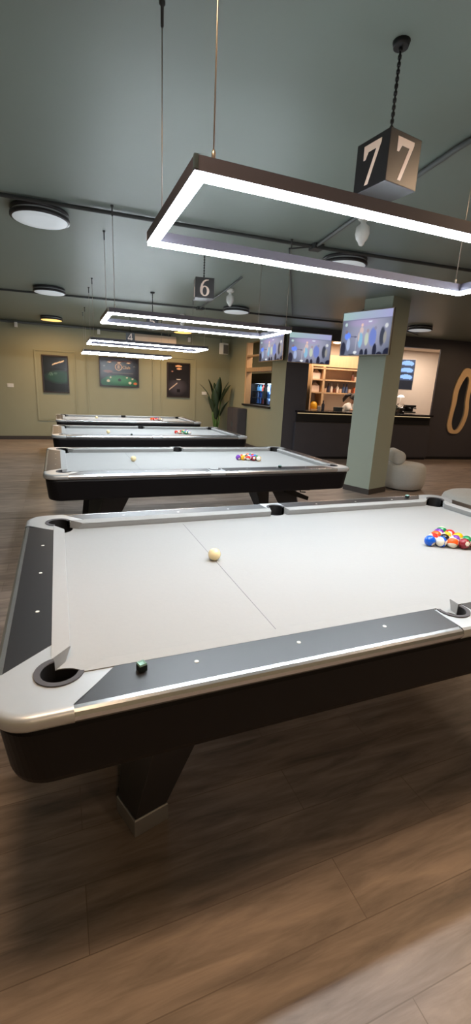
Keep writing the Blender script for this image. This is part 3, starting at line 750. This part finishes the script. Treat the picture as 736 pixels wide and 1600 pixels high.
# ================================================================== FRIDGE + DRINKS
t = root('drinks_fridge', (5.45, 10.45, 0), 'lit drinks fridge with glass doors behind the serving hatch', 'fridge', rz=-PI/2)
b = MB(); b.box(-1.15, 1.15, .0, .62, 0, 1.12); b.box(-1.15, 1.15, .58, .62, 1.12, 1.98); b.box(-1.15, -1.10, 0, .62, 1.12, 1.98); b.box(1.10, 1.15, 0, .62, 1.12, 1.98); b.box(-1.15, 1.15, 0, .62, 1.72, 1.98)
b.build('fridge_body', M['black'], t)
MB().box(-1.09, 1.09, .565, .579, 1.12, 1.72).build('lit_back_panel', M['fridge_in'], t)
for z in (1.125, 1.31, 1.5): MB().box(-1.09, 1.09, .06, .56, z-.008, z).build('shelf', M['white'], t)
for s in (-1, 1):
    d = MB(); x0, x1 = (s*.555-.535, s*.555+.535)
    d.box(x0, x1, -.03, 0, 1.10, 1.15); d.box(x0, x1, -.03, 0, 1.70, 1.76); d.box(x0, x0+.05, -.03, 0, 1.15, 1.70); d.box(x1-.05, x1, -.03, 0, 1.15, 1.70)
    dr = d.build('door', M['black'], t)
    MB().box(x0+.05, x1-.05, -.018, -.012, 1.15, 1.70).build('door_glass', M['glass'], dr)
    MB().box(s*.05-.012, s*.05+.012, -.07, -.03, 1.3, 1.6).build('handle', M['grey'], dr)
DC = [(120, 190, 240), (220, 236, 250), (60, 120, 220), (250, 250, 250), (230, 90, 70), (90, 170, 230)]
DM = [paint('drink_colour', c, .3) for c in DC]
dk = None
ordn = ['first', 'second', 'third', 'fourth', 'fifth', 'sixth', 'seventh', 'eighth', 'ninth', 'tenth', 'eleventh', 'twelfth']
for si, z in enumerate((1.125, 1.31, 1.5)):
    for k in range(12):
        x = -1.0+k*.182; p = Vector((5.45, 10.45, 0))+Matrix.Rotation(-PI/2, 3, 'Z') @ Vector((x, .2, z+.001))
        o = MB().lathe([(.04, 0), (.042, .01), (.042, .10), (.02, .125), (.016, .16), (.018, .165)], 14).build('drink_bottle', DM[(k*5+si*3+k//3) % 6]) if k < 1 else ref.copy()
        if k < 1: ref = o
        else: COL.objects.link(o)
        if k >= 1:
            o.data = ref.data.copy(); o.data.materials[0] = DM[(k*5+si*3+k//3) % 6]
        o.location = p; tag(o, f"{ordn[k]} drink bottle from the left on the {['lowest', 'middle', 'top'][si]} lit fridge shelf", 'bottle', 'drinks in the lit fridge')
area_lamp('fridge_light', (5.60, 10.3, 1.70), .3, 14, (.7, .85, 1.), (0, 0, 0), 1.9)
area_lamp('hatch_light', (5.6, 9.7, 2.75), .3, 22, (1., .74, .5))

# ================================================================== BAR
t = root('bar_counter', tuple(B(0, 0)), 'long dark bar counter with a warm light strip under its top', 'bar counter', rz=BTH)
MB().prism([(.29, -.14), (3.93, -.14), (3.93, .62), (.56, .62), (.56, -.006), (.29, -.006)], 1.075, 1.115).build('worktop', M['counter_top'], t, bevel=.004)
MB().prism([(.32, -.04), (3.92, -.04), (3.92, .5), (.57, .5), (.57, -.006), (.32, -.006)], .86, 1.07).build('recessed_panel', M['black'], t)
MB().box(.34, 3.90, -.055, -.041, 1.048, 1.066).build('light_strip', M['led_warm'], t)
MB().prism([(.29, -.10), (3.93, -.10), (3.93, .52), (.56, .52), (.56, -.006), (.29, -.006)], .06, .85).build('front_panel', M['dark_wall'], t, bevel=.004)
MB().box(.29, 3.93, -.106, -.01, .85, .862).build('ledge', M['base_dark'], t)
MB().prism([(.31, -.07), (3.91, -.07), (3.91, .48), (.57, .48), (.57, -.006), (.31, -.006)], 0, .06).build('plinth', M['black'], t)
# shelf unit on the back wall
t = root('shelf_unit', tuple(B(0, 0)), 'honey-wood shelf unit on the bar back wall full of cups and boxes', 'shelf unit', rz=BTH)
MB().box(1.62, 1.68, 1.5, 1.895, .9, 2.2).build('upright', M['wood'], t); MB().box(2.98, 3.03, 1.5, 1.895, .9, 2.2).build('upright', M['wood'], t); MB().box(1.28, 1.32, 1.5, 1.895, .9, 2.2).build('upright', M['wood'], t)
for z in (1.55, 1.88, 2.17): MB().box(1.32, 2.98, 1.5, 1.895, z-.035, z).build('shelf_board', M['wood'], t)
MB().box(1.28, 3.03, 1.55, 1.895, 2.2, 2.5).build('bulkhead', M['wood'], t)
MB().box(1.28, 3.03, 1.3, 1.895, .86, .9).build('back_worktop', M['bar_wall'], t)
MB().box(1.30, 3.0, 1.34, 1.89, 0, .86).build('back_cabinet', M['dark_wall'], t)
def bar_item(kind, u, v, z, mm, label, cat, group=None, s=1.):
    p = B(u, v, z); b = MB()
    if kind == 'box':
        b.box(-.09*s, .09*s, -.07, .07, 0, .13*s); b.hexa([(-.09*s, -.07, .13*s), (.09*s, -.07, .13*s), (.09*s, .07, .13*s), (-.09*s, .07, .13*s)], [(-.02, -.02, .2*s), (.02, -.02, .2*s), (.02, .02, .2*s), (-.02, .02, .2*s)])
        nm = 'carton_box'
    elif kind == 'bag': b.lathe([(.08, 0), (.1, .03), (.1, .12), (.07, .18), (.03, .2)], 16); nm = 'storage_jar'
    elif kind == 'cup': b.lathe([(.03, 0), (.035, .005), (.045, .1), (.048, .105), (.042, .1), (.03, .012)], 14); nm = 'cup'
    elif kind == 'bottle': b.lathe([(.035, 0), (.038, .01), (.038, .14), (.015, .18), (.014, .235), (.017, .24)], 14); nm = 'bottle'
    elif kind == 'pan': b.lathe([(.1, 0), (.11, .005), (.115, .09), (.12, .095), (.11, .09), (.1, .012)], 20); b.tube([(.11, 0, .07), (.15, 0, .075), (.15, .05, .075)], .008, 8); nm = 'cooking_pot'
    o = b.build(nm, mm, loc=p, rz=BTH); tag(o, label, cat, group); return o
ow = paint('carton_white', (236, 214, 196)); orr = paint('carton_orange', (230, 120, 70)); yl = paint('jar_yellow', (238, 176, 44)); br_ = paint('cup_brown', (120, 66, 48)); dk_ = paint('bottle_dark', (50, 50, 66), .2); bl_ = paint('bottle_blue', (80, 96, 130), .2)
bar_item('box', 1.47, 1.66, 1.88, ow, 'pale peaked carton on the top left bar shelf', 'box', s=1.2)
bar_item('box', 1.47, 1.66, 1.55, ow, 'pale peaked carton on the middle left bar shelf', 'box', s=1.2)
bar_item('bag', 1.47, 1.62, 1.10, yl, 'yellow storage jar low beside the wooden shelf upright', 'jar', s=1.2)
o = MB().box(-.12, .12, -.12, .12, 0, .2).build('jar_stand', M['wood'], loc=B(1.47, 1.62, .9), rz=BTH); tag(o, 'wooden block stand under the yellow jar', 'stand')
for i, (u, k, mm, nm) in enumerate(((1.76, 'cup', ow, 'white cup'), (1.86, 'bottle', dk_, 'dark bottle'), (1.95, 'bottle', ow, 'white bottle'), (2.04, 'cup', br_, 'brown cup'), (2.13, 'bottle', ow, 'pale bottle'), (2.22, 'cup', ow, 'white cup'), (2.31, 'bottle', bl_, 'blue-grey bottle'), (2.40, 'bottle', bl_, 'slate bottle'), (2.5, 'cup', ow, 'cream cup'), (2.6, 'cup', br_, 'dark brown cup'), (2.70, 'box', orr, 'orange carton'))):
    bar_item(k, u, 1.62, 1.55, mm, f"{nm}, {ordn[i]} from the left on the middle bar shelf", {'cup': 'cup', 'bottle': 'bottle', 'box': 'box'}[k], 'things on the middle bar shelf')
for i, (u, k, mm, nm) in enumerate(((2.55, 'bottle', br_, 'brown bottle'), (2.64, 'cup', ow, 'white cup'), (2.72, 'bottle', orr, 'orange bottle'))):
    bar_item(k, u, 1.62, 1.88, mm, f"{nm} on the top bar shelf, {ordn[i]} from the left", k, 'things on the top bar shelf')
bar_item('pan', 1.55, .35, 1.115, M['grey'], 'grey pot on the counter left of the bartender', 'pot')
bar_item('cup', 1.0, .25, 1.115, ow, 'cup at the left end of the bar counter', 'cup')
bar_item('bottle', 1.12, .3, 1.115, dk_, 'dark bottle at the left end of the bar counter', 'bottle', s=.6)
# right end of the counter
t = root('coffee_grinder', tuple(B(3.2, .22, 1.115)), 'dark coffee grinder on the counter just right of the pillar', 'coffee grinder', rz=BTH)
MB().box(-.07, .07, -.09, .09, 0, .14).build('grinder_body', M['black'], t, bevel=.01)
MB().lathe([(.04, .14), (.08, .2), (.085, .24), (.02, .25)], 18).build('hopper', M['glass'], t)
MB().tube([(0, -.09, .06), (0, -.16, .05)], .012, 8).build('spout', M['chrome'], t)
t = root('espresso_machine', tuple(B(3.5, .3, 1.115)), 'small dark espresso machine near the right end of the counter', 'espresso machine', rz=BTH)
MB().box(-.15, .15, -.1, .12, .02, .06).build('drip_tray', M['grey'], t, bevel=.005)
MB().box(-.15, .15, .02, .12, .06, .16).build('machine_body', M['black'], t, bevel=.01)
MB().box(-.15, .15, -.09, .12, .16, .22).build('group_head', M['black'], t, bevel=.01)
for s in (-1, 1): MB().tube([(s*.07, -.05, .15), (s*.07, -.2, .14)], .012, 8).build('portafilter', M['grey'], t)
t = root('plant_jar', tuple(B(2.98, .12, 1.115)), 'small bushy plant on the counter beside the pillar', 'plant', rz=BTH)
MB().lathe([(.05, 0), (.06, .08), (.052, .08)], 16).build('pot', M['pot'], t)
fb = MB()
for k in range(40):
    a = random.uniform(0, 6.28); e = random.uniform(.2, 1.4); r = random.uniform(.06, .13); p = Vector((r*math.cos(a)*math.cos(e), r*math.sin(a)*math.cos(e), .09+r*math.sin(e)))
    fb.ball(.022, p, 6, 4, (1, 1, .5))
fb.build('foliage', M['leaf'], t)
t = root('table_lamp', tuple(B(3.38, .52, 1.115)), 'thin counter lamp with a small glowing round shade', 'lamp', rz=BTH)
MB().lathe([(.06, 0), (.06, .012), (.01, .018)], 16).build('lamp_base', M['white'], t); MB().tube([(0, 0, .015), (0, 0, .42)], .006, 8).build('lamp_stem', M['white'], t)
MB().lathe([(.09, .40), (.06, .44), (.02, .455)], 20).build('lamp_shade', emis('small_lamp_shade', (1., .9, .75), 3, True), t)
bar_item('bag', 2.80, .4, 1.115, yl, 'yellow-orange jar on the counter at the pillar edge', 'jar')
o = MB().lathe([(.09, 0), (.09, -.02), (.05, -.03)], 20).build('downlight', emis('bar_downlight', (1., .72, .42), 14, True), loc=B(1.85, 1.35, 2.80)); tag(o, 'warm downlight in the bar ceiling beside the corner television', 'ceiling light')
area_lamp('bar_light', B(1.9, 1.0, 2.78), 1.6, BAR_W*1.7, (1., .80, .64), (0, 0, BTH), .5)
area_lamp('bar_light_right', B(4.3, .9, 2.78), 1.6, BAR_W*2.2, (1., .84, .72), (0, 0, BTH), .6)

# ------------------------------------------------------------------ bartender
def skin_body(name, joints, edges, m, parent, sub=2):
    me = bpy.data.meshes.new(name); me.from_pydata([j[:3] for j in joints], edges, [])
    o = bpy.data.objects.new(name, me); COL.objects.link(o); o.parent = parent
    sk = o.modifiers.new('skin', 'SKIN'); sk.use_smooth_shade = True
    for i, j in enumerate(joints):
        me.skin_vertices[0].data[i].radius = (j[3], j[4] if len(j) > 4 else j[3])
    me.skin_vertices[0].data[0].use_root = True
    s = o.modifiers.new('sub', 'SUBSURF'); s.levels = sub; s.render_levels = sub
    me.materials.append(m); return o
# local frame: +X to the right along the counter, -Y towards the room; leaning right over the worktop
person = root('person', tuple(B(2.08, 1.06, 0)), 'person with dark tied hair in a white shirt bending behind the bar', 'person', rz=BTH)
J = [(0, 0, .86, .12), (.01, -.03, 1.0, .12), (.05, -.08, 1.13, .125), (.09, -.12, 1.24, .11), (.12, -.15, 1.31, .05), (.14, -.17, 1.37, .052),        # pelvis..neck
     (.0, -.20, 1.24, .055), (.02, -.36, 1.12, .042), (.14, -.46, 1.16, .032),                                                   # near arm
     (.20, -.06, 1.23, .055), (.30, -.20, 1.10, .042), (.30, -.40, 1.15, .032),
     (-.07, .02, .82, .09), (-.09, 0, .46, .065), (-.09, .03, .1, .045), (-.09, -.10, .045, .035), (.09, .0, .82, .09), (.10, -.01, .46, .065), (.10, .02, .1, .045), (.10, -.10, .045, .035)]
Ed = [(0,1),(1,2),(2,3),(3,4),(4,5),(3,6),(6,7),(7,8),(3,9),(9,10),(10,11),(0,12),(12,13),(13,14),(14,15),(0,16),(16,17),(17,18),(18,19)]
skin_body('body', J, Ed, M['skin'], person)
JS = [(*j[:3], j[3]+.014) for j in J[:4]]+[(*J[4][:3], .058), (*J[6][:3], .068), (*J[7][:3], .052), (*J[9][:3], .068), (*J[10][:3], .052)]
skin_body('shirt', JS, [(0,1),(1,2),(2,3),(3,4),(3,5),(5,6),(3,7),(7,8)], M['shirt'], person)
JT = [(0, .0, .88, .13)]+[(*J[k][:3], J[k][3]+.014) for k in (12, 13, 14, 16, 17, 18)]
skin_body('trousers', JT, [(0,1),(1,2),(2,3),(0,4),(4,5),(5,6)], M['trousers'], person)
hc = Vector((.165, -.20, 1.44))
h = MB(); h.ball(.095, (0, 0, 0), 24, 16, (.86, .98, 1.16)); h.ball(.018, (.0, -.098, -.02), 10, 8, (.8, 1, 1.3)); h.ball(.03, (0, -.07, -.085), 12, 8, (1.2, .8, .8))
for s in (-1, 1): h.ball(.02, (s*.083, 0, -.01), 10, 8, (.4, .8, 1.3))
head = h.build('head', M['skin'], person, loc=hc, rot=(.45, 0, .9))
for s in (-1, 1): MB().ball(.011, (s*.032, -.086, .01), 10, 8).build('eye', M['white'], head)
MB().ball(.016, (0, -.092, -.055), 10, 6, (1.3, .4, .35)).build('mouth', paint('lips', (170, 92, 84)), head)
hr = MB(); rings = []
for i in range(11):
    z = -.05+.175*i/10; 
    rr = .104*math.sqrt(max(0.02, 1-(z/.125)**2)) if z > 0 else .104
    rings.append([(.9*rr*math.cos(2*PI*j/24), (rr*math.sin(2*PI*j/24))*(1.02 if math.sin(2*PI*j/24) > 0 else (.55 if z < .05 else .95))+.008, z) for j in range(24)])
hr.loops(rings, True, True, 0, True); hr.tube([(0, .08, .03), (0, .15, .02), (-.02, .20, -.06), (-.02, .21, -.15), (-.02, .19, -.22)], [.03, .05, .055, .045, .012], 12)
hr.build('hair', M['hair'], head)
for (wx, wy, wz), s in (((.14, -.46, 1.16), 1), ((.30, -.40, 1.15), -1)):
    d = Vector((.25*s, -1, -.25)).normalized(); sd = Vector((d.y, -d.x, 0)).normalized(); w0 = Vector((wx, wy, wz))
    hb = MB(); hb.tube([w0-d*.02, w0+d*.03, w0+d*.075], [.024, .032, .03], 10)
    for k in range(4):
        q0 = w0+d*.07+sd*(k-1.5)*.017; L = (.062, .072, .068, .052)[k]
        hb.tube([q0, q0+d*L*.5+Vector((0, 0, .004)), q0+d*L*.8-Vector((0, 0, .012)), q0+d*L*.9-Vector((0, 0, .026))], [.0085, .008, .007, .005], 8)
    hb.tube([w0+d*.015+sd*s*-.024, w0+d*.045+sd*s*-.05, w0+d*.075+sd*s*-.052], [.011, .009, .006], 8)
    hb.build('hand', M['skin'], person)

# ------------------------------------------------------------------ mirror on the dark wall
out = [(4.80, 2.30), (4.66, 2.25), (4.54, 2.00), (4.47, 1.71), (4.49, 1.43), (4.465, 1.12), (4.45, .88), (4.53, .70), (4.68, .665), (4.84, .68), (4.95, .84), (5.02, 1.05), (5.03, 1.29), (4.98, 1.52), (4.99, 1.78), (5.01, 2.02), (4.94, 2.23)]
inn = [(4.79, 2.10), (4.73, 2.02), (4.66, 1.88), (4.61, 1.70), (4.62, 1.45), (4.58, 1.2), (4.565, .96), (4.62, .80), (4.70, .75), (4.78, .78), (4.85, .90), (4.90, 1.08), (4.91, 1.28), (4.87, 1.50), (4.875, 1.74), (4.885, 1.93), (4.86, 2.06)]
def smooth(P, it=2):
    for _ in range(it):
        Q = []
        for i in range(len(P)):
            a, c = P[i], P[(i+1) % len(P)]; Q += [(.75*a[0]+.25*c[0], .75*a[1]+.25*c[1]), (.25*a[0]+.75*c[0], .25*a[1]+.75*c[1])]
        P = Q
    return P
O, I = smooth(out), smooth(inn)
t = root('wall_mirror', tuple(B(0, 0)), 'tall wavy wall mirror in a pale wood frame on the dark wall', 'mirror', rz=BTH)
b = MB(); b.loops([[(u, y, z) for u, z in P] for P, y in ((O, -.005), (O, -.04), (I, -.045), (I, -.005))], False, False); b.loops([[(u, -.005, z) for u, z in P] for P in (O, I)], False, False)
b.build('mirror_frame', mat('pale_frame_wood', (236, 200, 152), .5, noise=.12, nscale=3, stretch=(9, 9, 1)), t)
b = MB(); b.add([(u, -.02, z) for u, z in I], [tuple(range(len(I)))[::-1]]); b.add([(u, -.006, z) for u, z in I], [tuple(range(len(I)))]); b.loops([[(u, -.006, z) for u, z in I], [(u, -.02, z) for u, z in I]], False, False)
b.build('mirror_glass', M['mirror'], t)

# ------------------------------------------------------------------ poufs
def drum(r, h, k=1.): return [(r*.80, 0), (r*.90, .015), (r*.985, h*.28), (r, h*.5), (r*.985, h*.74), (r*.93, h*.91), (r*.82, h*.985), (r*.6, h*1.005), (.002, h*1.01)]
t = root('lounge_pouf', (5.49, 4.80, 0), 'round grey boucle lounge seat with a bolster behind the pillar', 'lounge chair', 'grey boucle seats')
MB().lathe([(r, z+.02) for r, z in drum(.37, .42)], 40).build('seat', M['pouf'], t)
MB().lathe([(.28, 0), (.28, .022)], 32).build('base', M['black'], t)
d = Vector((.70, .72, 0)); c0 = Vector((-.16, .06, .545)); b = MB()
ax = Vector((-.45, -.89, 0)); rings = []
for s, r in ((-.30, .03), (-.298, .08), (-.28, .105), (-.25, .115), (.2, .115), (.23, .105), (.248, .08), (.25, .03)):
    sd = Vector((ax.y, -ax.x, 0)); rings.append([tuple(c0+ax*s+sd*r*math.cos(2*PI*j/28)+Vector((0, 0, 1))*r*math.sin(2*PI*j/28)) for j in range(28)])
b.loops(rings, True, True, 0, True); b.build('bolster', M['pouf'], t)
t = root('lounge_pouf', (4.73, 2.62, 0), 'round grey boucle seat past the right end of the nearest table', 'lounge chair', 'grey boucle seats')
MB().lathe([(r, z+.02) for r, z in drum(.46, .41)], 40).build('seat', M['pouf'], t)
MB().lathe([(.34, 0), (.34, .022)], 32).build('base', M['black'], t)
